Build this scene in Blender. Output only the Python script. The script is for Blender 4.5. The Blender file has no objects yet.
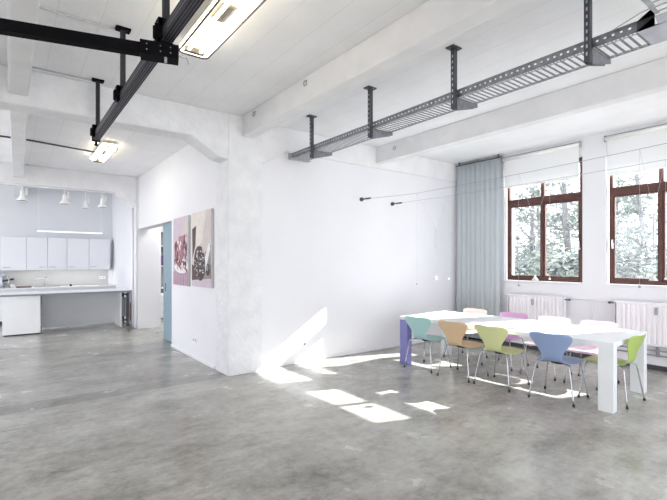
import bpy, math, random
from mathutils import Vector, Matrix
random.seed(7)
PI = math.pi
scene = bpy.context.scene
COL = scene.collection

# ------------------------------------------------------------------ helpers
class MB:
    def __init__(s):
        s.v = []; s.f = []; s.m = []
    def face(s, pts, m=0):
        b = len(s.v); s.v += [tuple(p) for p in pts]
        s.f.append(tuple(range(b, b + len(pts)))); s.m.append(m)
    def hexa(s, p, m=0):
        b = len(s.v); s.v += [tuple(q) for q in p]
        for f in ((0,3,2,1),(4,5,6,7),(0,1,5,4),(1,2,6,5),(2,3,7,6),(3,0,4,7)):
            s.f.append(tuple(b + i for i in f)); s.m.append(m)
        return s
    def box(s, x0, x1, y0, y1, z0, z1, m=0):
        return s.hexa([(x0,y0,z0),(x1,y0,z0),(x1,y1,z0),(x0,y1,z0),(x0,y0,z1),(x1,y0,z1),(x1,y1,z1),(x0,y1,z1)], m)
    def bar(s, a, b, w, h, m=0):
        # rectangular bar from a to b (horizontal-ish), width w, height h
        a, b = Vector(a), Vector(b); d = (b - a).normalized()
        side = d.cross(Vector((0,0,1))); side = side.normalized() if side.length > 1e-4 else Vector((1,0,0))
        up = side.cross(d)
        q = []
        for c in (a, b):
            for sx, sz in ((-1,-1),(1,-1),(1,1),(-1,1)):
                q.append(c + side*sx*w/2 + up*sz*h/2)
        return s.hexa(q, m)
    def prism(s, poly, axis, a0, a1, m=0):
        # poly of 2D points in the two other axes
        def P(p, a):
            return {'x': (a, p[0], p[1]), 'y': (p[0], a, p[1]), 'z': (p[0], p[1], a)}[axis]
        n = len(poly); b = len(s.v)
        s.v += [P(p, a0) for p in poly] + [P(p, a1) for p in poly]
        s.f.append(tuple(b + i for i in range(n))); s.m.append(m)
        s.f.append(tuple(b + n + i for i in reversed(range(n)))); s.m.append(m)
        for i in range(n):
            j = (i + 1) % n
            s.f.append((b+i, b+n+i, b+n+j, b+j)); s.m.append(m)
        return s
    def tube(s, pts, r, n=8, m=0, closed=False):
        pts = [Vector(p) for p in pts]; N = len(pts)
        rs = r if isinstance(r, (list, tuple)) else [r]*N
        prev = None; rings = []
        for i, p in enumerate(pts):
            if closed: d = pts[(i+1) % N] - pts[i-1]
            elif i == 0: d = pts[1] - p
            elif i == N-1: d = p - pts[i-1]
            else: d = (pts[i+1]-p).normalized() + (p-pts[i-1]).normalized()
            d.normalize()
            if prev is None:
                u = d.orthogonal().normalized()
            else:
                u = prev - d*prev.dot(d)
                u = u.normalized() if u.length > 1e-5 else d.orthogonal().normalized()
            prev = u; w = d.cross(u)
            b = len(s.v)
            for k in range(n):
                a = 2*PI*k/n
                s.v.append(tuple(p + (u*math.cos(a) + w*math.sin(a))*rs[i]))
            rings.append(b)
        pairs = [(rings[i], rings[i+1]) for i in range(N-1)]
        if closed: pairs.append((rings[-1], rings[0]))
        for a, b in pairs:
            for k in range(n):
                l = (k+1) % n
                s.f.append((a+k, a+l, b+l, b+k)); s.m.append(m)
        if not closed:
            s.f.append(tuple(rings[0]+k for k in reversed(range(n)))); s.m.append(m)
            s.f.append(tuple(rings[-1]+k for k in range(n))); s.m.append(m)
        return s
    def lathe(s, prof, c=(0,0,0), n=16, m=0):
        # prof [(r, z)] about vertical axis through c
        rings = []
        for r, z in prof:
            b = len(s.v)
            for k in range(n):
                a = 2*PI*k/n
                s.v.append((c[0]+max(r,1e-4)*math.cos(a), c[1]+max(r,1e-4)*math.sin(a), c[2]+z))
            rings.append(b)
        for a, b in zip(rings, rings[1:]):
            for k in range(n):
                l = (k+1) % n
                s.f.append((a+k, a+l, b+l, b+k)); s.m.append(m)
        s.f.append(tuple(rings[0]+k for k in reversed(range(n)))); s.m.append(m)
        s.f.append(tuple(rings[-1]+k for k in range(n))); s.m.append(m)
        return s
    def build(s, name, mats, parent=None, bevel=0, smooth=False, solid=0, sub=0, recentre=True):
        if not isinstance(mats, (list, tuple)): mats = [mats]
        if parent is not None:
            off = Vector((0,0,0)); q = parent
            while q is not None: off += q.location; q = q.parent
        elif recentre:
            xs, ys, zs = zip(*s.v)
            off = Vector(((min(xs)+max(xs))/2, (min(ys)+max(ys))/2, min(zs)))
        else: off = Vector((0,0,0))
        me = bpy.data.meshes.new(name)
        me.from_pydata([tuple(Vector(p)-off) for p in s.v], [], s.f)
        for mt in mats: me.materials.append(mt)
        for p, mi in zip(me.polygons, s.m):
            p.material_index = mi; p.use_smooth = smooth
        import bmesh
        bm = bmesh.new(); bm.from_mesh(me)
        bmesh.ops.recalc_face_normals(bm, faces=bm.faces)
        bm.to_mesh(me); bm.free()
        o = bpy.data.objects.new(name, me); COL.objects.link(o)
        if parent is not None: o.parent = parent
        else: o.location = off
        if solid:
            md = o.modifiers.new('thick', 'SOLIDIFY'); md.thickness = solid; md.offset = 0
        if sub:
            md = o.modifiers.new('smooth', 'SUBSURF'); md.levels = sub; md.render_levels = sub
        if bevel:
            md = o.modifiers.new('bevel', 'BEVEL'); md.width = bevel; md.segments = 2; md.limit_method = 'ANGLE'
        return o

def tag(o, label, cat, group=None, kind=None):
    o['label'] = label; o['category'] = cat
    if group: o['group'] = group
    if kind: o['kind'] = kind
    return o
def thing(name, label, cat, loc=(0,0,0), group=None):
    o = bpy.data.objects.new(name, None); COL.objects.link(o); o.location = loc
    o.empty_display_size = 0.1
    return tag(o, label, cat, group)
def struct(o, kind='structure'):
    o['kind'] = kind; return o
def sroot(name, loc=(0,0,0)):
    o = bpy.data.objects.new(name, None); COL.objects.link(o); o.location = loc
    o['kind'] = 'structure'; return o
def copy_tree(o, parent=None):
    c = o.copy(); COL.objects.link(c)
    if parent is not None: c.parent = parent
    for ch in list(o.children): copy_tree(ch, c)
    return c

# ------------------------------------------------------------------ materials
def mat(name, col, rough=0.5, metal=0.0, var=0.0, vscale=6.0, bump=0.0, bscale=40.0, spec=0.5, emit=None, estr=0.0, boards=0.0):
    m = bpy.data.materials.new(name); m.use_nodes = True
    nt = m.node_tree; N = nt.nodes; L = nt.links
    b = N['Principled BSDF']
    b.inputs['Base Color'].default_value = (*col, 1); b.inputs['Roughness'].default_value = rough
    b.inputs['Metallic'].default_value = metal; b.inputs['Specular IOR Level'].default_value = spec
    tc = N.new('ShaderNodeTexCoord')
    if var:
        nz = N.new('ShaderNodeTexNoise'); nz.inputs['Scale'].default_value = vscale; nz.inputs['Detail'].default_value = 5
        L.new(tc.outputs['Object'], nz.inputs['Vector'])
        rp = N.new('ShaderNodeValToRGB')
        rp.color_ramp.elements[0].position = .3; rp.color_ramp.elements[1].position = .7
        rp.color_ramp.elements[0].color = (*[max(0, c*(1-var)) for c in col], 1)
        rp.color_ramp.elements[1].color = (*[min(1, c*(1+var)) for c in col], 1)
        L.new(nz.outputs['Fac'], rp.inputs['Fac']); L.new(rp.outputs['Color'], b.inputs['Base Color'])
    if bump:
        n2 = N.new('ShaderNodeTexNoise'); n2.inputs['Scale'].default_value = bscale; n2.inputs['Detail'].default_value = 4
        L.new(tc.outputs['Object'], n2.inputs['Vector'])
        bp = N.new('ShaderNodeBump'); bp.inputs['Strength'].default_value = bump; bp.inputs['Distance'].default_value = .02
        h = n2.outputs['Fac']
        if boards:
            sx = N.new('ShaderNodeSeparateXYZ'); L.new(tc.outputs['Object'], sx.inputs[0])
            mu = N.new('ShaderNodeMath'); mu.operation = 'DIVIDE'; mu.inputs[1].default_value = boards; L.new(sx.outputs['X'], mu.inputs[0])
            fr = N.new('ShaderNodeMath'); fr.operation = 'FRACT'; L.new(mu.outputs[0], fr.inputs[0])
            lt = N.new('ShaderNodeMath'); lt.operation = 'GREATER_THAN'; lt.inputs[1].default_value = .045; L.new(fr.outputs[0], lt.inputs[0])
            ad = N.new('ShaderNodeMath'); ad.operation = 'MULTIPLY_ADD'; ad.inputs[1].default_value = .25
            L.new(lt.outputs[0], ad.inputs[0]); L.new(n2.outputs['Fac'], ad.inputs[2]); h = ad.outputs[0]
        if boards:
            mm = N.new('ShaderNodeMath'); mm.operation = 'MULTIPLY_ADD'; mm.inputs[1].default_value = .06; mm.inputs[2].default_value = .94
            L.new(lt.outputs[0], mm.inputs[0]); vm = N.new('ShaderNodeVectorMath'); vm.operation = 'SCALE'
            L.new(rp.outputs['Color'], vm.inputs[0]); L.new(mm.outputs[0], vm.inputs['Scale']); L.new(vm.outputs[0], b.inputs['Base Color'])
        L.new(h, bp.inputs['Height']); L.new(bp.outputs['Normal'], b.inputs['Normal'])
    if emit:
        b.inputs['Emission Color'].default_value = (*emit, 1); b.inputs['Emission Strength'].default_value = estr
    return m

def concrete_floor():
    m = bpy.data.materials.new('polished_concrete'); m.use_nodes = True
    nt = m.node_tree; N = nt.nodes; L = nt.links; b = N['Principled BSDF']
    tc = N.new('ShaderNodeTexCoord'); sep = N.new('ShaderNodeSeparateXYZ'); L.new(tc.outputs['Object'], sep.inputs[0])
    def noise(scale, detail, rough=.55, dist=0, stretch=None):
        n = N.new('ShaderNodeTexNoise'); n.inputs['Scale'].default_value = scale; n.inputs['Detail'].default_value = detail
        n.inputs['Roughness'].default_value = rough; n.inputs['Distortion'].default_value = dist
        if stretch:
            mp = N.new('ShaderNodeMapping'); mp.inputs['Scale'].default_value = stretch
            mp.inputs['Rotation'].default_value = (0,0,.5)
            L.new(tc.outputs['Object'], mp.inputs['Vector']); L.new(mp.outputs[0], n.inputs['Vector'])
        else: L.new(tc.outputs['Object'], n.inputs['Vector'])
        return n.outputs['Fac']
    def math_(op, a, bb, c=None):
        n = N.new('ShaderNodeMath'); n.operation = op
        for i, q in enumerate((a, bb, c)):
            if q is None: continue
            if isinstance(q, (int, float)): n.inputs[i].default_value = q
            else: L.new(q, n.inputs[i])
        return n.outputs[0]
    big = noise(.6, 4, .5, .3); mid = noise(2.4, 8, .62, .1); fine = noise(11, 12, .75); stain = noise(1.1, 8, .66, .4, (1.0, 2.4, 1))
    v = math_('ADD', math_('MULTIPLY', big, .32), math_('MULTIPLY', mid, .26))
    v = math_('ADD', v, math_('MULTIPLY', fine, .34)); v = math_('ADD', v, math_('MULTIPLY', stain, .28))
    rp = N.new('ShaderNodeValToRGB'); L.new(v, rp.inputs['Fac'])
    e = rp.color_ramp.elements
    e[0].position = .45; e[0].color = (.152,.145,.128,1)
    e[1].position = .76; e[1].color = (.61,.60,.56,1)
    k = e.new(.55); k.color = (.315,.305,.275,1)
    k = e.new(.635); k.color = (.435,.425,.39,1)
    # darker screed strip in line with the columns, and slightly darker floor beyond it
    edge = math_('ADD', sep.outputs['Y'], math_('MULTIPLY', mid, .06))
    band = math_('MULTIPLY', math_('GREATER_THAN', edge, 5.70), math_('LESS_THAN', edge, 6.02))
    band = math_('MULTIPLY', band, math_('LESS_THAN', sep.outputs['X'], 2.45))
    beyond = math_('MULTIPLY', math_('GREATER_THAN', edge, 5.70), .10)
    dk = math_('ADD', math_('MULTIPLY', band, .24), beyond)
    # worn dark scuffs
    scuff = N.new('ShaderNodeValToRGB'); L.new(noise(4.5, 12, .72, .8, (1.0, 2.6, 1)), scuff.inputs['Fac'])
    scuff.color_ramp.elements[0].position = .52; scuff.color_ramp.elements[0].color = (0,0,0,1)
    scuff.color_ramp.elements[1].position = 1.0; scuff.color_ramp.elements[1].color = (.75,.75,.75,1)
    dk = math_('ADD', dk, scuff.outputs['Color'])
    inv = math_('SUBTRACT', 1.0, dk)
    mx = N.new('ShaderNodeVectorMath'); mx.operation = 'SCALE'
    L.new(rp.outputs['Color'], mx.inputs[0]); L.new(inv, mx.inputs['Scale'])
    L.new(mx.outputs[0], b.inputs['Base Color'])
    r = math_('MULTIPLY_ADD', mid, .30, .08); L.new(r, b.inputs['Roughness'])
    b.inputs['Specular IOR Level'].default_value = .5
    bp = N.new('ShaderNodeBump'); bp.inputs['Strength'].default_value = .05; bp.inputs['Distance'].default_value = .01
    L.new(mid, bp.inputs['Height']); L.new(bp.outputs['Normal'], b.inputs['Normal'])
    return m

def glass_mat():
    m = bpy.data.materials.new('window_glass'); m.use_nodes = True
    nt = m.node_tree; N = nt.nodes; L = nt.links; N.remove(N['Principled BSDF'])
    t = N.new('ShaderNodeBsdfTransparent'); t.inputs[0].default_value = (.97,.985,.98,1)
    g = N.new('ShaderNodeBsdfGlossy'); g.inputs['Roughness'].default_value = .02
    mx = N.new('ShaderNodeMixShader'); mx.inputs[0].default_value = .05
    L.new(t.outputs[0], mx.inputs[1]); L.new(g.outputs[0], mx.inputs[2])
    L.new(mx.outputs[0], N['Material Output'].inputs['Surface'])
    return m
def cloth_mat(name, col, trans):
    m = bpy.data.materials.new(name); m.use_nodes = True
    nt = m.node_tree; N = nt.nodes; L = nt.links; N.remove(N['Principled BSDF'])
    d = N.new('ShaderNodeBsdfDiffuse'); t = N.new('ShaderNodeBsdfTranslucent')
    tc = N.new('ShaderNodeTexCoord'); w = N.new('ShaderNodeTexNoise'); w.inputs['Scale'].default_value = 60
    L.new(tc.outputs['Object'], w.inputs['Vector'])
    rp = N.new('ShaderNodeValToRGB'); rp.color_ramp.elements[0].color = (*[c*.93 for c in col],1); rp.color_ramp.elements[1].color = (*[min(1,c*1.05) for c in col],1)
    L.new(w.outputs['Fac'], rp.inputs['Fac'])
    L.new(rp.outputs['Color'], d.inputs[0]); L.new(rp.outputs['Color'], t.inputs[0])
    mx = N.new('ShaderNodeMixShader'); mx.inputs[0].default_value = trans
    L.new(d.outputs[0], mx.inputs[1]); L.new(t.outputs[0], mx.inputs[2])
    L.new(mx.outputs[0], N['Material Output'].inputs['Surface'])
    return m

M = {}
M['floor'] = concrete_floor()
M['wall'] = mat('white_plaster', (.80,.805,.835), .75, var=.015, vscale=1.5, bump=.08, bscale=25)
M['rough'] = mat('rough_white_plaster', (.79,.80,.82), .8, var=.05, vscale=5, bump=1.0, bscale=16)
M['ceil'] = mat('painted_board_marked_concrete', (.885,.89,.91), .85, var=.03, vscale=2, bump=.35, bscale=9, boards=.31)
M['beam'] = mat('painted_beam', (.80,.80,.815), .8, var=.05, vscale=3, bump=.35, bscale=18)
M['dim_wall'] = mat('unseen_wall_dark', (.20,.185,.165), .8, var=.05)  # dark tone for the unseen left wall, dims the beams' left faces
M['office'] = mat('office_paint', (.85,.85,.86), .8, var=.01)
M['kitchenwall'] = mat('kitchen_wall_paint', (.70,.715,.74), .8, var=.02, vscale=2)
M['wood'] = mat('mahogany_frame', (.105,.042,.034), .45, var=.25, vscale=12)
M['glass'] = glass_mat()
M['blind'] = cloth_mat('blind_cloth', (.90,.91,.92), .10)
M['curtain'] = cloth_mat('curtain_cloth', (.63,.69,.715), .2)
M['steel'] = mat('galvanised_steel', (.42,.43,.46), .45, .55, var=.2, vscale=20)
M['rail_steel'] = mat('galvanised_rail', (.24,.25,.275), .45, .5, var=.2, vscale=20)
M['steel_l'] = mat('galvanised_sheet', (.55,.56,.62), .4, .5, var=.1, vscale=12)
M['darksteel'] = mat('dark_steel', (.075,.08,.088), .45, .4, var=.15, vscale=12)
M['black'] = mat('black_paint', (.004,.004,.005), .6, var=.1, spec=.05)
M['railblack'] = mat('anodised_rail', (.016,.015,.019), .5, var=.1, spec=.3)
M['groove'] = mat('rail_groove', (.13,.12,.16), .35, .4, var=.1)
M['chrome'] = mat('chrome', (.42,.43,.45), .22, 1.0, var=.03)
M['rubber'] = mat('black_rubber', (.02,.02,.022), .6, var=.1)
M['white'] = mat('white_lacquer', (.84,.85,.86), .35, var=.01)
M['tabletop'] = mat('white_table_lacquer', (.80,.83,.85), .35, var=.01)
M['purple'] = mat('violet_lacquer', (.20,.195,.48), .4, var=.02)
M['radiator'] = mat('radiator_enamel', (.85,.84,.87), .4, var=.01)
M['grey'] = mat('grey_plastic', (.36,.37,.39), .5, var=.03)
M['cab'] = mat('cabinet_white', (.78,.79,.83), .45, var=.012)
M['edge'] = mat('grey_edging', (.24,.25,.29), .5, var=.03)
M['grey_l'] = mat('pale_grey_paint', (.50,.50,.52), .6, var=.02)
M['splash'] = mat('grey_splashback', (.45,.46,.47), .35, var=.03)
M['shade'] = mat('dark_gap', (.06,.06,.07), .7, var=.1)
M['brown'] = mat('brown_wood', (.10,.035,.028), .5, var=.2, vscale=20)
M['teal'] = mat('teal_door_paint', (.25,.35,.42), .45, var=.03)
M['violet'] = mat('violet_board', (.16,.09,.22), .6, var=.05)
M['tube'] = mat('fluorescent_tube', (1,1,1), .5, var=.001, emit=(1,.95,.86), estr=4)
M['reflector'] = mat('lamp_reflector', (.46,.43,.35), .4, var=.01, emit=(1,.88,.62), estr=.06)
M['housing'] = mat('lamp_acrylic', (.8,.78,.7), .4, var=.01, emit=(1,.88,.66), estr=4.0)
M['ballast'] = mat('ballast_cover', (.10,.085,.06), .5, var=.06)
M['rim'] = mat('lamp_rim', (.05,.045,.04), .4, var=.1)
M['strip'] = mat('lit_strip', (1,1,1), .5, var=.001, emit=(1,.99,.97), estr=.8)
M['under'] = mat('under_cabinet_tube', (1,1,1), .5, var=.001, emit=(1,.96,.84), estr=6)
M['panel'] = mat('added_office_light', (1,1,1), .5, var=.001, emit=(1,.99,.97), estr=8)  # glow of the light added in the office room
M['shade_w'] = mat('lamp_shade_white', (.9,.9,.88), .4, var=.01)

# ------------------------------------------------------------------ the room
CZ = 3.66; KZ = 3.60
XW = 7.63; YB = 5.78
f = MB(); f.box(-5.3, 8.1, -5, 5.97, -.25, 0); f.box(-3.6, 8.1, 5.97, 14.5, -.25, 0)
struct(f.build('floor', M['floor'], recentre=False))
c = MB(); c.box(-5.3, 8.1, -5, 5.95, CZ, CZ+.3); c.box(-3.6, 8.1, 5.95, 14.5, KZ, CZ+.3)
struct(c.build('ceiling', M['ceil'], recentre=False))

# window wall with three openings
WIN = [(3.25, 4.67), (1.475, 2.895), (-.30, 1.12)]
w = MB(); zs, zt = 1.24, 3.36
w.box(XW, 8.0, -5, 6.3, 0, zs); w.box(XW, 8.0, -5, 6.3, zt, CZ)
ys = [-5] + [v for a in reversed(WIN) for v in a] + [6.3]
for a, b in zip(ys[0::2], ys[1::2]): w.box(XW, 8.0, a, b, zs, zt)
struct(w.build('wall_right', M['wall'], recentre=False))
# plain white wall, with its shallow head beam and haunch at the column
struct(MB().box(2.9, 8.0, YB, YB+.3, 0, CZ).build('wall_back', M['wall'], recentre=False))
hb = MB(); hb.prism([(2.9,3.66),(2.9,3.05),(3.03,3.06),(3.40,3.285),(XW,3.285),(XW,3.66)], 'y', YB-.045, YB+.02)
struct(hb.build('trim_1', M['beam'], bevel=.012, recentre=False))
# columns
struct(MB().box(2.43, 2.96, 5.65, 6.12, 0, CZ).build('column', M['rough'], bevel=.015, recentre=False))
struct(MB().box(2.43, 2.96, 10.93, 11.4, 0, KZ).build('column', M['wall'], bevel=.01, recentre=False))
# wall with the two pictures and the doorway
w = MB(); w.box(2.45, 2.52, 6.12, 8.33, 0, KZ); w.box(2.62, 2.69, 6.12, 8.33, 0, KZ); w.box(2.45, 2.69, 8.33, 10.93, 2.37, KZ)
struct(w.build('wall_left', M['wall'], recentre=False))
struct(MB().box(2.43, 2.455, 6.2, 8.33, 0, .045).build('baseboard_left', M['wall'], bevel=.004, recentre=False))
struct(MB().box(2.45, 2.69, 11.4, 14.2, 0, KZ).build('wall_kitchen_right', M['wall'], recentre=False))
struct(MB().box(-3.6, 2.69, 14.2, 14.5, 0, KZ).build('wall_kitchen_back', M['kitchenwall'], recentre=False))
# the room seen through the doorway
w = MB(); w.box(2.69, 6.2, 13.6, 13.8, 0, KZ); w.box(6.0, 6.2, 6.1, 13.8, 0, KZ)
struct(w.build('wall_office', M['office'], recentre=False))
# beams
struct(MB().box(2.64, 2.80, -5, 5.66, 3.366, CZ).build('ceiling_beam', M['beam'], bevel=.012, recentre=False))
struct(MB().box(5.27, 5.43, -5, YB, 3.366, CZ).build('ceiling_beam', M['beam'], bevel=.012, recentre=False))
struct(MB().box(-.01, .17, -5, 5.7, 3.366, CZ).build('ceiling_beam', M['beam'], bevel=.02, recentre=False))
b0 = MB(); b0.hexa([(.0,5.9,3.33),(.17,5.9,3.33),(.30,14.2,3.33),(.10,14.2,3.33),(.0,5.9,KZ),(.17,5.9,KZ),(.30,14.2,KZ),(.10,14.2,KZ)])
struct(b0.build('ceiling_beam', M['beam'], bevel=.01, recentre=False))
q = MB(); q.prism([(-5.3,CZ),(-5.3,3.262),(1.92,3.262),(2.30,3.035),(2.44,3.01),(2.44,CZ)], 'y', 5.66, 5.97)
struct(q.build('ceiling_beam', M['rough'], bevel=.02, recentre=False))
q = MB(); q.prism([(-3.6,KZ),(-3.6,3.20),(1.95,3.20),(2.38,2.94),(2.46,2.92),(2.46,KZ)], 'y', 10.95, 11.25)
struct(q.build('ceiling_beam', M['beam'], bevel=.015, recentre=False))
struct(MB().box(XW-.03, XW, -4.9, YB-.02, .0, .07).build('baseboard_right', M['shade'], recentre=False))
struct(MB().box(2.97, XW-.04, YB-.012, YB, 0, .05).build('baseboard_back', M['wall'], recentre=False))

struct(MB().box(-5.3, -5.0, -5, 5.97, 0, CZ).build('wall_unseen_left', M['dim_wall'], recentre=False))  # unseen wall added to cut light from the left
# ------------------------------------------------------------------ windows
def window(n, y0, y1):
    root = sroot('window_%d' % n, (7.74, (y0+y1)/2, zs))
    X0, X1 = 7.70, 7.775
    a, b = y0+.02, y1-.02; mid = (a+b)/2; z0, z1 = zs+.005, zt-.005
    f = MB()
    f.box(X0, X1, a, a+.05, z0, z1); f.box(X0, X1, b-.05, b, z0, z1)
    f.box(X0, X1, a+.05, b-.05, z0, z0+.06); f.box(X0, X1, a+.05, b-.05, z1-.06, z1)
    f.build('window_frame', M['wood'], root, bevel=.006)
    t = MB(); t.box(X0-.012, X1, a+.05, b-.05, 2.660, 2.775); t.box(X0-.024, X0-.012, a+.03, b-.03, 2.735, 2.775)
    t.build('transom', M['wood'], root, bevel=.005)
    mu = MB(); mu.box(X0-.01, X1, mid-.018, mid+.018, z0+.06, 2.660); mu.box(X0, X1, mid-.03, mid+.03, 2.775, z1-.06)
    mu.build('mullion', M['wood'], root, bevel=.005)
    for (p, q) in ((a+.05, mid-.018), (mid+.018, b-.05)):
        s = MB(); xa, xb = X0+.01, X1-.01
        s.box(xa, xb, p, p+.028, z0+.06, 2.660); s.box(xa, xb, q-.028, q, z0+.06, 2.660)
        s.box(xa, xb, p+.028, q-.028, z0+.06, z0+.095); s.box(xa, xb, p+.028, q-.028, 2.627, 2.660)
        so = s.build('sash', M['wood'], root, bevel=.004)
        MB().box(7.735, 7.741, p+.028, q-.028, z0+.095, 2.627).build('glass_pane', M['glass'], so)
        MB().box(7.735, 7.741, p+.005, q-.005, 2.775, z1-.06).build('glass_pane', M['glass'], root)
    hy = a+.045 if n == 1 else b-.055
    h = MB(); h.box(X0-.022, X0-.0, hy-.014, hy+.014, 1.80, 1.90); h.box(X0-.045, X0-.02, hy-.01, hy+.01, 1.83, 1.95)
    h.build('window_handle', M['chrome'], root, bevel=.004)['label'] = 'silver window handle'
    s = MB(); s.box(XW-.025, X0, y0-.01, y1+.0, zs-.022, zs+.004)
    s.build('window_sill', M['wall'], root, bevel=.004)
for i, (a, b) in enumerate(WIN): window(i+1, a, b)

def blind(a, b, zb, label):
    t = thing('roller_blind', label, 'blind', (7.58, (a+b)/2, zb), 'white roller blinds above the windows')
    r = MB(); r.tube([(7.585, a, 3.545), (7.585, b, 3.545)], .032, 12)
    r.build('roller', M['shade_w'], t, smooth=True)
    r = MB(); r.box(7.55, 7.62, a-.012, a, 3.50, 3.60); r.box(7.55, 7.62, b, b+.012, 3.50, 3.60); r.box(7.60, 7.62, a, b, 3.592, 3.60)
    r.build('bracket', M['grey'], t)['label'] = 'grey mounting bracket'
    MB().box(7.598, 7.602, a+.02, b-.02, zb+.02, 3.53).build('blind_fabric', M['blind'], t)
    MB().box(7.590, 7.610, a+.02, b-.02, zb, zb+.022).build('bottom_bar', M['shade_w'], t, bevel=.004)
    c = MB(); c.tube([(7.60, b+.004, 3.52), (7.60, b+.004, zb-.03)], .006, 6); c.build('side_guide', M['white'], t)
blind(3.27, 4.66, 3.00, 'short white roller blind over the left window beside the curtain')
blind(1.47, 2.885, 2.955, 'short white roller blind over the window at the right photo edge')
blind(-.31, 1.12, 1.26, 'white roller blind drawn fully down over the third window')

# curtain
ct = thing('curtain', 'tall blue-grey curtain hanging in the corner left of the windows', 'curtain', (7.5, 5.2, .05))
g = MB(); n = 100; rows = [.06, 1.2, 2.4, 3.58]; y0, y1 = 4.67, 5.66
for j, z in enumerate(rows):
    for i in range(n+1):
        t = i/n; amp = .010 + .004*math.sin(i*.9)
        g.v.append((7.50 + amp*math.sin(t*2*PI*9 + .3*j) , y0 + (y1-y0)*t + .006*math.cos(t*2*PI*9), z))
for j in range(len(rows)-1):
    for i in range(n):
        a = j*(n+1)+i; g.f.append((a, a+1, a+n+2, a+n+1)); g.m.append(0)
g.build('curtain_cloth', M['curtain'], ct, smooth=True, solid=.004)
r = MB(); r.box(7.485, 7.525, 4.64, 5.69, 3.59, 3.605)
r.box(7.49, 7.51, 4.70, 4.72, 3.605, CZ); r.box(7.49, 7.51, 5.6, 5.62, 3.605, CZ)
r.build('curtain_track', M['darksteel'], ct)['label'] = 'dark ceiling track'

# ------------------------------------------------------------------ radiators and pipes
def radiator(a, b, label):
    t = thing('radiator', label, 'radiator', (7.55, (a+b)/2, .37), 'white panel radiators under the windows')
    z0, z1 = .37, 1.0
    p = MB(); x = 7.50; n = int((b-a-.04)/.062); st = (b-a-.04)/n
    for i in range(n):
        y = a+.02+i*st
        p.box(x+.016, x+.022, y, y+st, z0+.02, z1-.03)
        p.prism([(x+.016,y+st*.10),(x+.003,y+st*.28),(x,y+st*.5),(x+.003,y+st*.80),(x+.016,y+st)], 'z', z0+.03, z1-.04)
    p.box(x+.002, x+.02, a+.01, b-.01, z0, z0+.025); p.box(x+.002, x+.02, a+.01, b-.01, z1-.035, z1-.01)
    p.build('front_panel', M['radiator'], t)
    MB().box(x+.06, x+.075, a+.01, b-.01, z0, z1-.01).build('rear_panel', M['radiator'], t)
    for ys_ in (a, b-.006): MB().box(x, x+.08, ys_, ys_+.006, z0+.01, z1).build('side_cover', M['radiator'], t)
    g = MB(); g.box(x, x+.008, a, b, z1-.012, z1); g.box(x+.072, x+.08, a, b, z1-.012, z1)
    k = int((b-a)/.03)
    for i in range(k): g.box(x+.008, x+.072, a+.01+i*(b-a-.02)/k, a+.018+i*(b-a-.02)/k, z1-.008, z1-.002)
    g.build('top_grille', M['radiator'], t)
    m_ = (a+b)/2+.03
    MB().box(x-.022, x, m_-.02, m_+.02, .82, .93).build('heat_meter', M['grey'], t, bevel=.004)['label'] = 'small grey heat meter box'
    for y in (a+.25, b-.25): MB().box(x+.075, XW-.001, y-.02, y+.02, z0+.05, z1-.05).build('wall_bracket', M['radiator'], t)
    return t, x
t, x = radiator(3.49, 4.52, 'white ribbed radiator under the left window')
v = MB(); v.tube([(7.54,3.49,.955),(7.54,3.42,.955)], .012, 8); v.tube([(7.54,3.425,.955),(7.54,3.405,.955)], .018, 10)
v.build('valve', M['darksteel'], t)['label'] = 'dark end valve'
t, x = radiator(1.58, 2.73, 'white ribbed radiator under the window at the right edge')
v = MB(); v.tube([(7.54,2.73,.955),(7.54,2.80,.955)], .012, 8); v.tube([(7.54,2.795,.955),(7.54,2.825,.955)], .018, 10)
v.build('valve', M['darksteel'], t)['label'] = 'dark thermostat valve'
p = MB(); p.tube([(7.60,3.41,.965),(7.60,2.82,.975)], .010, 8)
p.tube([(7.60,3.09,.97),(7.60,3.085,.8),(7.60,3.09,.3)], .010, 8)
p.tube([(7.605,3.09,.3),(7.605,3.09,.09)], .012, 8)
tag(p.build('heating_pipe', M['radiator'], smooth=True), 'thin white heating pipe on the wall between the two radiators', 'pipe')
p = MB(); p.tube([(7.59,2.75,.29),(7.59,1.2,.29)], .011, 8); p.tube([(7.59,2.75,.22),(7.59,1.2,.22)], .011, 8)
p.tube([(7.59,2.2,.27),(7.59,2.2,.34)], .016, 8); p.box(7.60, XW, 2.18, 2.22, .2, .31); p.box(7.60, XW, 1.3, 1.34, .2, .31)
tag(p.build('heating_pipe', M['grey'], smooth=True), 'pair of horizontal pipes low on the wall beneath the right radiator', 'pipe')

# ------------------------------------------------------------------ dining table
tb = thing('dining_table', 'long white dining table with block legs, one leg violet', 'table', (5.572, 3.353, 0))
def tm(): return MB()
OX, OY = 5.572, 3.353
MB().box(OX-.585, OX+.585, OY-1.475, OY+1.475, .69, .742).build('tabletop', M['tabletop'], tb, bevel=.004)
for sx in (-1, 1):
    for sy in (-1, 1):
        xa, xb = sorted((OX+sx*.584, OX+sx*.475)); ya, yb = sorted((OY+sy*1.474, OY+sy*1.325))
        far_left = sx < 0 and sy > 0
        l = MB().box(xa, xb, ya, yb, 0, .69).build('leg', M['purple'] if far_left else M['tabletop'], tb, bevel=.004)
        if far_left: l['label'] = 'violet table leg'
tb.rotation_euler = (0, 0, math.radians(3.0))

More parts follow.
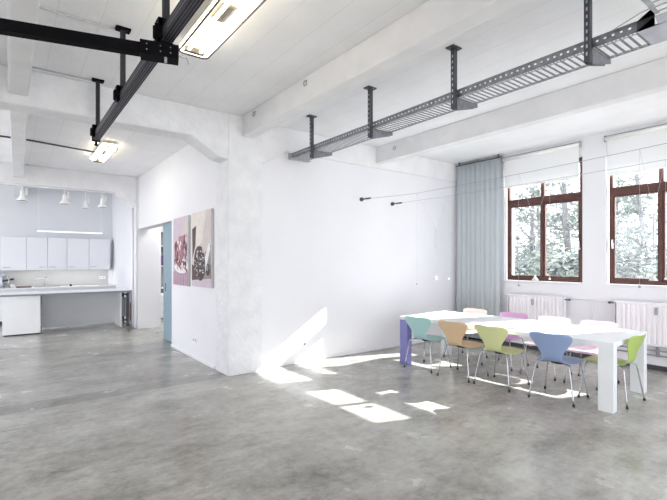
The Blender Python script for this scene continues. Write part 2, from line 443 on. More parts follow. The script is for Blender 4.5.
# ------------------------------------------------------------------ chairs
def catmull(P, k):
    out = []
    for i in range(len(P)-1):
        p0 = P[max(i-1,0)]; p1 = P[i]; p2 = P[i+1]; p3 = P[min(i+2,len(P)-1)]
        for j in range(k):
            t = j/k
            out.append(tuple(.5*((2*b)+(-a+c)*t+(2*a-5*b+4*c-d)*t*t+(-a+3*b-3*c+d)*t**3) for a,b,c,d in zip(p0,p1,p2,p3)))
    out.append(tuple(P[-1])); return out
def chair_shell():
    prof = [(.262,.428,.09),(.256,.438,.16),(.238,.449,.203),(.19,.457,.228),(.10,.456,.240),(0,.450,.238),(-.08,.446,.214),(-.14,.449,.165),
            (-.185,.465,.122),(-.212,.497,.108),(-.230,.545,.118),(-.250,.605,.155),(-.272,.665,.200),(-.290,.715,.229),(-.304,.748,.236),(-.312,.770,.222),(-.318,.783,.175),(-.320,.786,.10)]
    rows = catmull(prof, 2); g = MB(); n = 12
    for (x, z, w) in rows:
        back = min(1, max(0, (z-.47)/.12)); lift = .006 if z > .76 else 0
        for i in range(n+1):
            t = -1+2*i/n
            g.v.append((x + .038*back*t*t*(w/.2), w*t, z - .010*(1-back)*t*t + lift*t*t))
    for r in range(len(rows)-1):
        for i in range(n):
            a = r*(n+1)+i; g.f.append((a, a+1, a+n+2, a+n+1)); g.m.append(0)
    return g
SHELL = {}
def make_chair(colname, col, label, loc, rot):
    t = thing('dining_chair', label, 'chair', (0,0,0), 'chairs around the white table')
    m = mat('chair_' + colname, col, .38, var=.02, vscale=20)
    chair_shell().build('shell_seat', m, t, smooth=True, solid=.010, sub=1)
    h = MB(); h.lathe([(.0,.405),(.075,.405),(.085,.412),(.085,.438),(.0,.438)], (0,0,0), 20)
    h.build('hub', M['rubber'], t)
    for sx in (-1, 1):
        for sy in (-1, 1):
            pts = catmull([(sx*.05,sy*.045,.425),(sx*.13,sy*.12,.428),(sx*.178,sy*.165,.426),(sx*.196,sy*.182,.395),(sx*.222,sy*.21,.22),(sx*.25,sy*.24,.02)], 3)
            l = MB().tube(pts, .0075, 8).build('leg', M['chrome'], t, smooth=True)
            MB().lathe([(.0,0),(.013,0),(.014,.012),(.011,.03),(.0,.03)], (sx*.251,sy*.241,0), 10).build('foot_cap', M['rubber'], l)
            MB().lathe([(.0,.434),(.012,.434),(.012,.446),(.0,.446)], (sx*.13,sy*.12,0), 8).build('pad', M['rubber'], l)
    t.location = loc; t.rotation_euler = (0,0,math.radians(rot)); return t
make_chair('turquoise', (.40,.64,.64), 'turquoise moulded chair beside the violet table leg', (5.06,4.36,0), 6)
make_chair('tan', (.68,.50,.31), 'tan wood moulded chair between the turquoise and the yellow-green chair', (5.08,3.74,0), 5)
make_chair('lime', (.66,.70,.36), 'pale yellow-green moulded chair between the tan and the blue chair', (5.13,3.18,0), 3)
make_chair('blue', (.29,.38,.60), 'blue moulded chair at the near long side of the white table', (5.174,2.47,0), 7)
make_chair('green', (.42,.56,.15), 'bright green moulded chair between two white legs at the table end', (5.60,2.07,0), 89)
make_chair('salmon', (.88,.70,.64), 'pale salmon moulded chair behind the table, farthest, nearest the curtain', (6.10,4.44,0), 180)
make_chair('magenta', (.68,.40,.64), 'magenta moulded chair behind the table, in front of the left radiator', (6.10,3.72,0), 183)
make_chair('rose', (.88,.77,.82), 'pale rose moulded chair behind the table, between magenta and pink chairs', (6.10,3.09,0), 182)
make_chair('pink', (.86,.65,.76), 'pink moulded chair behind the table, nearest the right radiator', (6.13,2.50,0), 184)

# ------------------------------------------------------------------ wire lamp system over the table
def wire(x, pts, label):
    t = thing('tension_wire', label, 'wire', (x, pts[0][1], pts[0][2]), 'lamp wires strung over the table')
    MB().tube(pts, .0028, 6).build('cable', M['grey'], t)
    h = MB(); y, z = pts[0][1], pts[0][2]
    h.tube([(x,YB,z),(x,YB-.03,z)], .035, 12); h.tube([(x,YB-.03,z),(x,YB-.10,z)], .012, 8)
    h.tube([(x,YB-.12,z),(x,YB-.25,z-.003)], .014, 8)
    h.build('wall_anchor', M['darksteel'], t)['label'] = 'dark turnbuckle anchor on the wall'
wire(4.954, [(4.954,YB-.04,2.692),(4.954,4.5,2.637),(4.954,3.2,2.655),(4.954,2.0,2.689),(4.954,.6,2.745),(4.954,-4.8,2.9)], 'lamp wire anchored left on the white wall, nearer the camera')
wire(5.714, [(5.714,YB-.04,2.673),(5.714,4.5,2.664),(5.714,3.2,2.674),(5.714,2.0,2.697),(5.714,.6,2.74),(5.714,-4.8,2.88)], 'lamp wire anchored right on the white wall, nearer the windows')
def wire_z(x, y):
    A = [(5.74,2.692),(4.5,2.637),(3.2,2.655),(2.0,2.689),(.6,2.745)] if x < 5.3 else [(5.74,2.673),(4.5,2.664),(3.2,2.674),(2.0,2.697),(.6,2.74)]
    for (ya, za), (yb, zb) in zip(A, A[1:]):
        if yb <= y <= ya: return za+(zb-za)*(ya-y)/(ya-yb)
def pendant(y, zl, zv, xm, label):
    t = thing('pendant_lamp', label, 'lamp', (xm, y, zl), 'small pendants on the wires over the table')
    r = .0012
    for x in (4.954, 5.714): MB().tube([(x,y,wire_z(x,y)),(xm,y,zv)], r, 5).build('suspension_wire', M['steel_l'], t)
    MB().tube([(xm,y,zv-.38),(xm,y,zl+.058)], r, 5).build('lamp_wire', M['steel_l'], t)
    MB().tube([(xm,y,zv),(xm,y,zv-.38)], .007, 8).build('rod', M['steel_l'], t)
    MB().lathe([(.007,.06),(.010,.05),(.042,.0),(.038,.0),(.007,.045)], (xm,y,zl), 18).build('lamp_shade', M['shade_w'], t, smooth=True)
    for x in (4.954, 5.714):
        zz = zl - (.06 if x < 5.3 else .0)
        w_ = MB(); w_.tube([(x,y,wire_z(x,y)),(x,y,zz+.026)], r, 5); w_.build('drop_wire', M['steel_l'], t)
        MB().lathe([(.0,0),(.012,0),(.014,.01),(.005,.028),(.0,.028)], (x,y,zz), 10).build('counterweight', M['shade_w'] if x > 5.3 else M['grey'], t, smooth=True)
pendant(4.48, 1.31, 2.12, 5.40, 'small white cone pendant hanging in front of the white wall')
pendant(2.84, 1.36, 2.12, 5.34, 'small white cone pendant seen against the left window bottom')
pendant(1.58, 1.40, 2.12, 5.34, 'small white cone pendant seen against the right window')

# ------------------------------------------------------------------ cable tray
tr = thing('cable_tray', 'perforated grey metal cable tray hung below the ceiling', 'cable tray', (3.595, 3.0, 3.198))
f = MB(); ya, yb = 1.12, 5.72; st = .052; k = int((yb-ya)/st)
for x in (3.46, 3.497, 3.718, 3.755): f.box(x, x+.010, ya, yb, 3.186, 3.189)
for i in range(k):
    y = ya+i*st; f.box(3.507, 3.718, y, y+.015, 3.184, 3.189, 1)
    for x in (3.470, 3.728):
        f.box(x, x+.027, y, y+.012, 3.186, 3.189, 1); f.box(x, x+.027, y+st/2, y+st/2+.012, 3.186, 3.189)
f.build('tray_floor', [M['steel'], M['rail_steel']], tr)
for x in (3.46, 3.762):
    f = MB()
    if x > 3.6:
        f.box(x, x+.003, ya, yb, 3.186, 3.206); f.build('side_rail', M['steel'], tr); continue
    f.box(x, x+.003, ya, yb, 3.186, 3.217); f.box(x, x+.003, ya, yb, 3.232, 3.253)
    for i in range(k): f.box(x, x+.003, ya+i*st, ya+i*st+.034, 3.217, 3.232)
    f.box(x-.004 if x < 3.6 else x, x+.003 if x < 3.6 else x+.007, ya, yb, 3.252, 3.257)
    f.build('side_rail', M['rail_steel'], tr)
f = MB(); f.box(3.44, 3.80, 5.64, 5.73, 3.172, 3.184); f.prism([(5.73,3.18),(5.73,3.27),(5.70,3.27),(5.70,3.198),(5.64,3.198),(5.64,3.18)], 'x', 3.44, 3.46)
f.build('end_plate', M['steel'], tr)
f = MB(); f.box(3.46, 3.765, .45, 1.12, 3.184, 3.188); f.box(3.762, 3.765, .45, 1.12, 3.188, 3.22)
f.prism([(3.46,1.12),(3.46,1.00),(3.34,.98),(3.34,.60),(3.46,.57),(3.46,.45),(3.47,.45),(3.47,1.12)], 'z', 3.184, 3.188)
for y in (.6,.8,1.0): f.tube([(3.73,y,3.184),(3.73,y,3.178)], .008, 6)
f.build('junction_plate', M['steel_l'], tr)['label'] = 'plain sheet at the tray junction'
f = MB(); f.prism([(3.46,1.12),(3.463,1.12),(3.463,1.02),(3.34,.985),(3.34,.982),(3.46,1.016)], 'z', 3.188, 3.255)
f.build('corner_rail', M['darksteel'], tr)
f = MB()
for y in (.62, .955): f.box(1.6, 3.34, y, y+.020, 3.199, 3.202)
for i in range(25):
    x = 3.32-i*.068; f.box(x-.014, x, .64, .955, 3.198, 3.202)
for y in (.62,.977):
    f.box(1.6, 3.34, y, y+.003, 3.20, 3.219); f.box(1.6, 3.34, y, y+.003, 3.235, 3.255)
    for i in range(25): f.box(3.30-i*.068, 3.34-i*.068, y, y+.003, 3.219, 3.235)
f.tube([(3.36,.985,3.262),(3.40,1.08,3.275),(3.459,1.27,3.257)], .004, 6)
f.build('branch_tray', M['steel'], tr)
for y in (5.07, 3.83, 2.625, 1.42, .2):
    h = MB(); h.box(3.405, 3.410, y-.02, y+.02, 3.07, CZ); h.box(3.41, 3.45, y-.02, y-.016, 3.07, CZ); h.box(3.41, 3.45, y+.016, y+.02, 3.07, CZ)
    for i in range(9): h.box(3.4035, 3.406, y-.005, y+.005, 3.12+i*.055, 3.145+i*.055, 1)
    ho = h.build('hanger', [M['darksteel'], M['steel_l']], tr)
    MB().box(3.36, 3.49, y-.045, y+.045, CZ-.012, CZ).build('mounting_plate', M['darksteel'], ho)
    a = MB(); a.prism([(3.45,3.065),(3.50,3.075),(3.775,3.15),(3.775,3.182),(3.45,3.182)], 'y', y-.022, y-.018)
    a.prism([(3.45,3.065),(3.50,3.075),(3.775,3.15),(3.775,3.182),(3.45,3.182)], 'y', y+.018, y+.022)
    a.box(3.45, 3.775, y-.022, y+.022, 3.178, 3.184)
    a.build('arm', M['rail_steel'], ho)

# ------------------------------------------------------------------ ceiling rail with travelling cross beam
rl = thing('ceiling_rail', 'black ceiling rail hung on posts at the upper left', 'rail', (.807, 4.0, 3.0))
f = MB(); f.box(.775, .84, -1.0, 5.64, 3.0, 3.085)
f.build('rail_profile', M['railblack'], rl, bevel=.003)
f = MB()
for x in (.788, .803, .822): f.box(x, x+.004, -.98, 5.63, 2.9985, 3.001)
f.box(.7735, .7755, -.98, 5.63, 3.03, 3.04); f.box(.7735, .7755, -.98, 5.63, 3.055, 3.06)
f.build('groove', M['groove'], rl)
f = MB(); f.box(.765, .85, 5.64, 5.66, 2.99, 3.095); f.tube([(.807,5.65,2.99),(.807,5.65,2.94)], .012, 8); f.tube([(.807,5.65,2.955),(.807,5.65,2.945)], .022, 8)
f.build('end_stop', M['black'], rl)
for y in (5.52, 4.17, 2.86, 1.2):
    f = MB(); f.box(.785, .825, y-.02, y+.02, 3.13, CZ); ho = f.build('hanger', M['railblack'], rl, bevel=.003)
    MB().box(.745, .865, y-.04, y+.04, CZ-.018, CZ).build('mounting_plate', M['black'], ho)
    f = MB(); f.box(.755, .848, y-.035, y+.035, 3.085, 3.14); f.box(.75, .775, y-.035, y+.035, 3.01, 3.14)
    f.tube([(.74,y-.02,3.10),(.74,y-.02,3.02)], .01, 6); f.tube([(.74,y+.02,3.10),(.74,y+.02,3.02)], .01, 6); f.box(.735,.76,y-.03,y+.03,3.05,3.07)
    f.build('clamp', M['black'], ho)
cb = thing('trolley_beam', 'black cross beam hanging below the ceiling rail at upper left', 'beam', (.4, 3.0, 2.915))
d = Vector((-.964, .266, 0)); e0 = Vector((.86, 2.88, 2.95))
MB().bar(e0, e0+d*2.7, .065, .07).build('beam_profile', M['black'], cb, bevel=.003)
f = MB(); f.bar(e0+d*.20, e0-d*.03, .12, .085); f.bar(e0+d*.17, e0+d*.03, .10, .03)
f.box(.77,.845,2.83,2.98,2.955,3.0)
f.build('trolley', M['black'], cb, bevel=.004)
f = MB(); p = e0-d*.03
f.tube([p, p-d*.05+Vector((0,0,-.01)), p-d*.065+Vector((0,0,-.045)), p-d*.04+Vector((0,0,-.055))], .006, 6)
q = e0+d*.06; f.tube([q+Vector((0,-.04,-.04)), q+Vector((0,-.04,-.075))], .009, 6)
f.build('hook', M['steel'], cb)
f = MB()
for k_ in (.02,.08,.16):
    q = e0+d*k_+Vector((-.0165,-.0595,.015)); f.tube([q, q+Vector((-.0014,-.005,0))], .004, 8)
    q = q-Vector((0,0,.035)); f.tube([q, q+Vector((-.0014,-.005,0))], .004, 8)
f.build('bolt', M['rail_steel'], cb)
for (y, z, x0, lab) in ((4.2, CZ-.012, .75, 'thin grey conduit on the ceiling running to the second rail post'), (5.54, CZ-.012, .75, 'thin grey conduit on the ceiling along the big beam')):
    tag(MB().tube([(.17,y,z),(x0,y,z)], .009, 8).build('ceiling_conduit', M['grey_l']), lab, 'conduit')

# ------------------------------------------------------------------ fluorescent ceiling lamps
def fluo(x0, x1, y0, y1, zb, zc, label):
    t = thing('ceiling_lamp', label, 'lamp', ((x0+x1)/2, (y0+y1)/2, zb), 'twin-tube ceiling lamps')
    def rr(x0,x1,y0,y1,r):
        out=[]
        for cx,cy,a0 in ((x1-r,y1-r,0),(x0+r,y1-r,90),(x0+r,y0+r,180),(x1-r,y0+r,270)):
            for k in range(5):
                a=math.radians(a0+k*22.5); out.append((cx+r*math.cos(a),cy+r*math.sin(a)))
        return out
    o = rr(x0,x1,y0,y1,.05)
    MB().prism(o, 'z', zb+.055, zb+.075).build('reflector', M['reflector'], t)
    h = MB(); N_=len(o); i_ = rr(x0+.006,x1-.006,y0+.006,y1-.006,.046)
    for a in range(N_):
        b = (a+1)%N_
        h.hexa([(*o[a],zb+.012),(*o[b],zb+.012),(*i_[b],zb+.012),(*i_[a],zb+.012),(*o[a],zb+.056),(*o[b],zb+.056),(*i_[b],zb+.056),(*i_[a],zb+.056)])
    h.build('housing', M['housing'], t)
    MB().tube([(p[0],p[1],zb+.01) for p in o], .010, 6, closed=True).build('rim', M['rim'], t)['label'] = 'dark rim'
    for x in (x0+(x1-x0)*.30, x0+(x1-x0)*.70):
        MB().tube([(x,y0+.07,zb+.028),(x,y1-.07,zb+.028)], .013, 10).build('tube', M['tube'], t, smooth=True)
    for y in (y0+.02, y1-.06): MB().box(x0+.04, x1-.04, y, y+.04, zb+.012, zb+.055).build('end_cap', M['ballast'], t, bevel=.006)
    ym = (y0+y1)/2
    MB().box(x0+.06, x1-.06, ym-.12, ym+.12, zb+.036, zb+.056).build('ballast_cover', M['ballast'], t, bevel=.004)
    m_ = MB()
    for y in (y0+.3, y1-.3): m_.box((x0+x1)/2-.03, (x0+x1)/2+.03, y-.03, y+.03, zb+.075, zc)
    m_.build('ceiling_mount', M['grey'], t)
fluo(1.222, 1.485, 2.45, 3.96, 3.49, CZ, 'twin-tube fluorescent ceiling lamp cut by the top photo edge')
fluo(1.222, 1.462, 7.92, 9.28, 3.49, KZ, 'twin-tube fluorescent ceiling lamp farther back above the kitchen passage')
tag(MB().tube([(-3,8.63,KZ-.015),(.05,8.63,KZ-.015)], .014, 8).build('ceiling_cable', M['darksteel']), 'dark cable on the kitchen ceiling left of the beam', 'cable')
tag(MB().tube([(.22,8.63,KZ-.015),(1.24,8.66,KZ-.06)], .014, 8).build('ceiling_cable', M['darksteel']), 'dark cable on the kitchen ceiling leading to the far lamp', 'cable')
# small eye hooks under the ceiling
for (x, y, z, lab) in ((2.63,5.25,3.60,'small metal eye hook on the long beam close to the column'),(2.63,4.0,3.60,'small metal eye hook on the long beam left of the tray post'),(5.26,5.25,3.56,'small metal eye hook on the short beam above the pendant wires')):
    r = MB(); pts = [(x-.015, y+.028*math.cos(a*PI/6), z-.03+.028*math.sin(a*PI/6)) for a in range(12)]
    r.tube(pts, .007, 6, closed=True); r.tube([(x-.015,y,z),(x+.012,y,z+.01)], .007, 6)
    tag(r.build('eye_hook', M['grey'], smooth=True), lab, 'hook', 'eye hooks on the beams')

# ------------------------------------------------------------------ pictures
C_ = lambda n, c: mat(n, c, .6, var=.06, vscale=14)
PIC = [C_('print_lavender',(.58,.49,.57)), C_('print_white',(.80,.77,.80)), C_('print_red',(.17,.015,.03)), C_('print_brown',(.20,.07,.05)), C_('print_rose',(.42,.20,.25)),
       C_('print_violet',(.36,.25,.36)), C_('print_dark',(.045,.03,.03)), C_('print_beige',(.62,.55,.54)), C_('print_umber',(.085,.045,.04)), C_('print_cream',(.72,.68,.62)), C_('print_grey',(.27,.24,.24))]
def picture(ya, yb, za, zb, label, draw):
    t = thing('picture', label, 'picture', (2.435, (ya+yb)/2, za), 'two canvas pictures on the white wall')
    MB().box(2.410, 2.449, ya, yb, za, zb).build('canvas', C_('canvas_edge',(.55,.54,.53)), t)
    g = MB(); cnt = [0]
    def poly(pts, m, lift=None):   # pts in picture fractions: u from left, v from top
        cnt[0] += 1; x = 2.4097 - .00004*cnt[0]
        g.face([(x, yb-(yb-ya)*u, zb-(zb-za)*v) for u, v in pts], m)
    def ell(cu, cv, ru, rv, m, n=18, rot=0, jit=0):
        pts = []
        for k in range(n):
            a = 2*PI*k/n; r = 1+random.uniform(-jit, jit)
            x, y = ru*math.cos(a)*r, rv*math.sin(a)*r
            pts.append((min(.995,max(.005,cu+x*math.cos(rot)-y*math.sin(rot))), min(.995,max(.005,cv+x*math.sin(rot)+y*math.cos(rot)))))
        poly(pts, m)
    draw(poly, ell)
    g.build('print', PIC, t)
def dessert(poly, ell):
    poly([(0,0),(1,0),(1,1),(0,1)], 0)
    poly([(0,0),(1,0),(1,.32),(0,.36)], 7); poly([(0,.02),(.9,0),(.5,.3),(0,.34)], 0)
    for k in range(9): poly([(k/9,.80),((k+.75)/9,.80),((k+.75)/9,.995),(k/9,.995)], 5 if k % 2 else 4)
    ell(.56,.73,.52,.115,5); ell(.56,.72,.50,.105,1)
    poly([(.08,.40),(.20,.33),(.34,.42),(.36,.62),(.22,.70),(.12,.58)], 3)
    poly([(.35,.30),(.80,.26),(.86,.42),(.62,.62),(.40,.56)], 4)
    R = random.Random(3)
    for k in range(95):
        u = R.uniform(.12,.93); v = R.uniform(.28,.76)
        if v < .42 and u < .3: continue
        ell(u, v, R.uniform(.02,.06), R.uniform(.012,.032), R.choice([2,2,2,3,4,4,1,6]), 7, R.uniform(0,3), .2)
    for k in range(14): ell(R.uniform(.12,.95), R.uniform(.62,.80), .05, .024, R.choice([2,3,4]), 8, 0, .2)
def cone(poly, ell):
    poly([(0,0),(1,0),(1,1),(0,1)], 7)
    poly([(0,.0),(.75,.0),(.55,.42),(0,.5)], 9); poly([(.02,.22),(.24,.18),(.20,.45),(.04,.62)], 8)
    poly([(0,.70),(.5,.78),(1,.70),(1,1),(0,1)], 8); poly([(.55,.60),(.98,.45),(.98,.95),(.6,.9)], 10)
    poly([(.64,.66),(.90,.42),(.96,.50),(.72,.80)], 1)
    poly([(.0,.92),(1,.88),(1,1),(0,1)], 0)
    ell(.42,.69,.30,.225,6,20,.25); R = random.Random(5)
    for k in range(110):
        a = R.uniform(0,2*PI); r = math.sqrt(R.random())
        x, y = .27*r*math.cos(a), .205*r*math.sin(a)
        ell(.42+x-.03*y, .69+y, R.uniform(.02,.05), R.uniform(.006,.014), R.choice([9,10,8,6,9,10]), 7, R.uniform(-.5,.5), .15)
    ell(.42,.49,.15,.03,8); ell(.85,.77,.10,.08,6,14,0,.1); ell(.83,.75,.05,.04,10,10,0,.1)
picture(7.266, 8.09, 1.18, 2.38, 'canvas picture of a red dessert on a plate, nearer the door', dessert)
picture(6.238, 7.09, 1.20, 2.392, 'canvas picture of a brown cone shape, nearer the column', cone)

def socket(p, n, axis, name, label, d=(1,0), two=1):
    # p centre on the wall, n = outward normal axis sign
    t = thing(name, label, 'socket', p); x, y, z = p
    f = MB(); h = MB()
    for k in range(two):
        o = (k-(two-1)/2)*.082
        if axis == 'x':
            f.box(min(x,x+n*.012), max(x,x+n*.012), y+o-.04, y+o+.04, z-.04, z+.04)
            for s in (-.01,.01): h.box(min(x+n*.011,x+n*.0135), max(x+n*.011,x+n*.0135), y+o+s-.004, y+o+s+.004, z-.004, z+.004)
            h.tube([(x+n*.0105,y+o,z),(x+n*.0125,y+o,z)], .022, 14, 1)
        else:
            f.box(x+o-.04, x+o+.04, min(y,y+n*.012), max(y,y+n*.012), z-.04, z+.04)
            for s in (-.01,.01): h.box(x+o+s-.004, x+o+s+.004, min(y+n*.011,y+n*.0135), max(y+n*.011,y+n*.0135), z-.004, z+.004)
            h.tube([(x+o,y+n*.0105,z),(x+o,y+n*.0125,z)], .022, 14, 1)
    f.build('cover_plate', M['white'], t, bevel=.004); h.build('socket_insert', [M['shade'], M['grey']], t)
socket((2.45,7.055,.306), -1, 'x', 'wall_socket', 'double wall socket low on the white wall under the pictures', two=2)
socket((3.68,YB,.285), -1, 'y', 'wall_socket', 'triple wall socket low on the sunlit white wall', two=3)
socket((2.18,14.185,1.13), -1, 'y', 'wall_socket', 'double wall socket on the kitchen splashback', two=2)

# ------------------------------------------------------------------ sliding door and the room behind it
dr = thing('sliding_door', 'blue-grey sliding door leaf half open in the doorway', 'door', (2.57, 8.6, 0))
MB().box(2.545, 2.597, 7.75, 9.22, .012, 2.365).build('door_leaf', M['teal'], dr)
f = MB(); f.box(2.5435, 2.546, 9.05, 9.10, 1.0, 1.16); f.box(2.56, 2.58, 9.219, 9.222, .98, 1.2)
f.build('recessed_pull', M['shade'], dr)
f = MB(); f.box(2.555, 2.585, 8.0, 8.04, 0, .012); f.box(2.555, 2.585, 8.6, 8.64, 0, .012); f.build('guide', M['shade'], dr)
sh = thing('storage_shelf', 'white storage shelf in the room behind the doorway', 'shelf', (3.5, 13.3, 0))
for x in (2.95, 4.0): MB().box(x, x+.03, 13.2, 13.58, 0, 2.5).build('side_panel', M['white'], sh)
for z in (.1, .8, 1.45, 2.05, 2.47): MB().box(2.98, 4.0, 13.2, 13.58, z, z+.03).build('shelf_board', M['white'], sh)
MB().box(2.98, 4.0, 13.56, 13.58, .1, 2.5).build('back_panel', M['grey'], sh)
tag(MB().box(3.35, 3.75, 13.28, 13.5, 1.48, 1.78).build('storage_box', M['violet'], bevel=.006), 'violet box standing on the storage shelf behind the doorway', 'box')
dw = thing('drawer_unit', 'low white drawer unit standing in the room behind the doorway', 'drawer unit', (3.5, 12.7, 0))
MB().box(3.2, 3.8, 12.45, 13.0, .02, .68).build('body', M['cab'], dw, bevel=.005)
for k in range(3):
    o_ = MB().box(3.21, 3.79, 12.43, 12.45, .05+k*.21, .24+k*.21).build('drawer', M['white'], dw, bevel=.004)
    MB().box(3.42, 3.58, 12.415, 12.43, .17+k*.21, .185+k*.21).build('handle', M['chrome'], o_)
f = MB()
for x in (3.25, 3.75):
    for y in (12.5, 12.95): f.box(x-.02, x+.02, y-.02, y+.02, 0, .02)
f.build('foot', M['rubber'], dw)
ol = thing('added_light_panel', 'flat added light panel, out of view in the room behind the doorway', 'lamp', (3.9, 10.5, KZ-.06))  # light panel added out of view to brighten the room behind the doorway
MB().box(3.3, 4.5, 9.9, 11.1, KZ-.06, KZ-.03).build('diffuser', M['panel'], ol); MB().box(3.28, 4.52, 9.88, 11.12, KZ-.03, KZ).build('frame', M['white'], ol)

# ------------------------------------------------------------------ kitchen
XC = [-.163, .366, .825, 1.271, 1.801, 2.340]
names = ['leftmost', 'second from left', 'middle', 'fourth from left', 'rightmost']
hx = [('L'), ('R'), ('L'), ('L'), ('L')]
for i in range(5):
    a, b = XC[i], XC[i+1]
    t = thing('wall_cabinet', 'white wall cabinet above the sink counter, %s of the row of five' % names[i], 'cabinet', ((a+b)/2, 14.0, 1.39), 'wall cabinets over the kitchen counter')
    MB().box(a+.002, b-.002, 13.87, 14.195, 1.385, 2.235).build('body', M['cab'], t)
    dd = MB().box(a+.005, b-.005, 13.85, 13.869, 1.370, 2.23).build('door', M['cab'], t, bevel=.003)
    xh = a+.04 if hx[i] == 'L' else b-.19
    f = MB(); f.box(xh, xh+.15, 13.825, 13.833, 1.445, 1.458); f.box(xh, xh+.01, 13.83, 13.85, 1.445, 1.458); f.box(xh+.14, xh+.15, 13.83, 13.85, 1.445, 1.458)
    f.build('handle', M['grey'], dd)
struct(MB().box(-1.2, 2.34, 14.185, 14.2, .93, 1.385).build('trim_2', M['splash'], recentre=False))
struct(MB().box(2.34, 2.45, 14.14, 14.2, .93, 1.385).build('trim_3', M['wall'], recentre=False))
ul = thing('under_cabinet_light', 'long lit strip light under the wall cabinets', 'lamp', (1.2, 13.93, 1.379))
MB().box(.05, 2.25, 13.90, 13.96, 1.381, 1.3848).build('housing', M['white'], ul); MB().box(.07, 2.23, 13.91, 13.95, 1.379, 1.381).build('tube', M['under'], ul)
# rear counter
rc = thing('kitchen_worktop', 'white rear worktop along the kitchen wall with sink', 'worktop', (.7, 13.87, .885))
MB().box(-1.2, 2.44, 13.56, 14.18, .885, .925).build('slab', M['white'], rc, bevel=.004)
f = MB(); f.box(.55, 1.10, 13.66, 14.0, .925, .928); f.box(.58, 1.07, 13.69, 13.97, .926, .930, 1); f.build('sink_rim', [M['chrome'], M['grey']], rc)
for (a, b, lab) in ((-1.2,-.2,'white base cabinet below the chrome appliance'), (-.2,.5,'white base cabinet below the brown board'), (.5,1.2,'white base cabinet below the tap'), (1.2,2.44,'white base cabinet right of the tap in the corner')):
    t = thing('base_cabinet', lab, 'cabinet', ((a+b)/2, 13.9, 0), 'base cabinets under the rear worktop')
    MB().box(a+.002, b-.002, 13.62, 14.18, .10, .884).build('body', M['cab'], t)
    MB().box(a+.002, b-.002, 13.68, 13.72, 0, .10).build('kick_plate', M['shade'], t)
    dd = MB().box(a+.005, b-.005, 13.60, 13.619, .11, .875).build('door', M['cab'], t, bevel=.003)
    MB().box((a+b)/2-.08, (a+b)/2+.08, 13.58, 13.60, .81, .822).build('handle', M['grey'], dd)
fa = thing('kitchen_tap', 'chrome kitchen tap on the rear worktop', 'tap', (.79, 14.06, .925))
f = MB(); f.lathe([(.0,0),(.03,0),(.03,.01),(.022,.02),(.022,.21),(.0,.22)], (.79,14.06,.925), 14); f.build('body', M['steel'], fa, smooth=True)
f = MB(); f.tube(catmull([(.79,14.06,1.10),(.72,14.0,1.14),(.62,13.9,1.135),(.56,13.86,1.10)],3), .013, 8); f.build('spout', M['steel'], fa, smooth=True)
f = MB(); f.tube([(.79,14.06,1.145),(.80,14.05,1.18),(.90,13.99,1.20)], .011, 8); f.build('lever', M['steel'], fa, smooth=True)
tag(MB().box(.15, .47, 13.66, 13.92, .925, .955).build('cutting_board', M['brown'], bevel=.008), 'dark brown board lying on the rear worktop', 'board')
tag(MB().lathe([(.0,0),(.028,0),(.03,.05),(.024,.055),(.0,.055)], (1.35,13.75,.925), 14).build('small_pot', M['shade'], smooth=True), 'tiny dark pot on the rear worktop right of the tap', 'pot')
# chrome appliance at the left edge
ap = thing('espresso_machine', 'chrome espresso machine on the rear worktop at left photo edge', 'appliance', (-.25, 13.8, .925))
f = MB(); f.prism([(13.62,.965),(14.05,.965),(14.05,1.30),(13.80,1.33),(13.74,1.20),(13.74,1.02),(13.62,1.0)], 'x', -.60, -.12); f.build('body', M['steel_l'], ap, bevel=.02)
f = MB(); f.box(-.58,-.05,13.60,13.78,.935,.965); f.build('drip_tray', M['grey'], ap, bevel=.006)
f = MB()
for x in (-.54,-.1):
    for y in (13.64,14.0): f.box(x-.02,x+.02,y-.02,y+.02,.925,.966)
f.build('foot', M['rubber'], ap)
f = MB(); f.tube([(-.14,13.76,1.10),(.03,13.72,1.14)], .02, 8); f.tube([(.03,13.72,1.14),(.10,13.70,1.155)], .024, 8); f.build('filter_handle', M['rubber'], ap, smooth=True)
f = MB(); f.tube(catmull([(-.13,13.72,1.22),(-.05,13.68,1.27),(0.0,13.66,1.12),(-.01,13.66,1.03)],3), .012, 8); f.build('steam_pipe', M['chrome'], ap, smooth=True)
cp = thing('coffee_cup', 'small white cup beside the chrome machine', 'cup', (.07, 13.78, .925))
f = MB(); f.lathe([(.0,0),(.03,0),(.045,.03),(.05,.085),(.046,.085),(.04,.03),(.0,.02)], (.07,13.78,.925), 16); f.build('bowl', M['white'], cp, smooth=True)
f = MB(); f.tube([(.115,13.76,.995),(.145,13.75,.985),(.14,13.75,.955),(.11,13.76,.95)], .006, 6); f.build('handle', M['white'], cp, smooth=True)
# front counter
fc = thing('kitchen_counter', 'long white open counter standing in front of the kitchen row', 'counter', (1.15, 11.8, 0))
f = MB(); f.box(-.15, 2.43, 11.42, 12.35, .855, .895); f.build('worktop', M['white'], fc, bevel=.003)
MB().box(-.152, 2.432, 11.412, 11.42, .853, .893).build('front_edge', M['edge'], fc)['label'] = 'grey front edge'
f = MB(); f.box(2.185, 2.205, 11.56, 12.28, .0, .855); f.build('side_panel', M['white'], fc)
MB().box(2.2055, 2.209, 11.56, 12.28, .0, .855).build('edge_strip', M['edge'], fc)
MB().box(.60, 2.185, 12.22, 12.24, .04, .855).build('back_panel', M['kitchenwall'], fc)
bc = thing('counter_cabinet', 'white cabinet block carrying the left end of the open counter', 'cabinet', (.22, 11.8, 0))
MB().box(-.105, .555, 11.52, 12.30, .035, .854).build('body', M['cab'], bc)
MB().box(-.115, .572, 11.50, 11.518, .03, .852).build('front_panel', M['white'], bc, bevel=.002)
MB().box(.5552, .585, 11.50, 12.30, .03, .853).build('side_panel', M['edge'], bc)['label'] = 'grey-blue side edge'
MB().box(-.09, .54, 11.56, 12.25, 0, .035).build('plinth', M['shade'], bc)
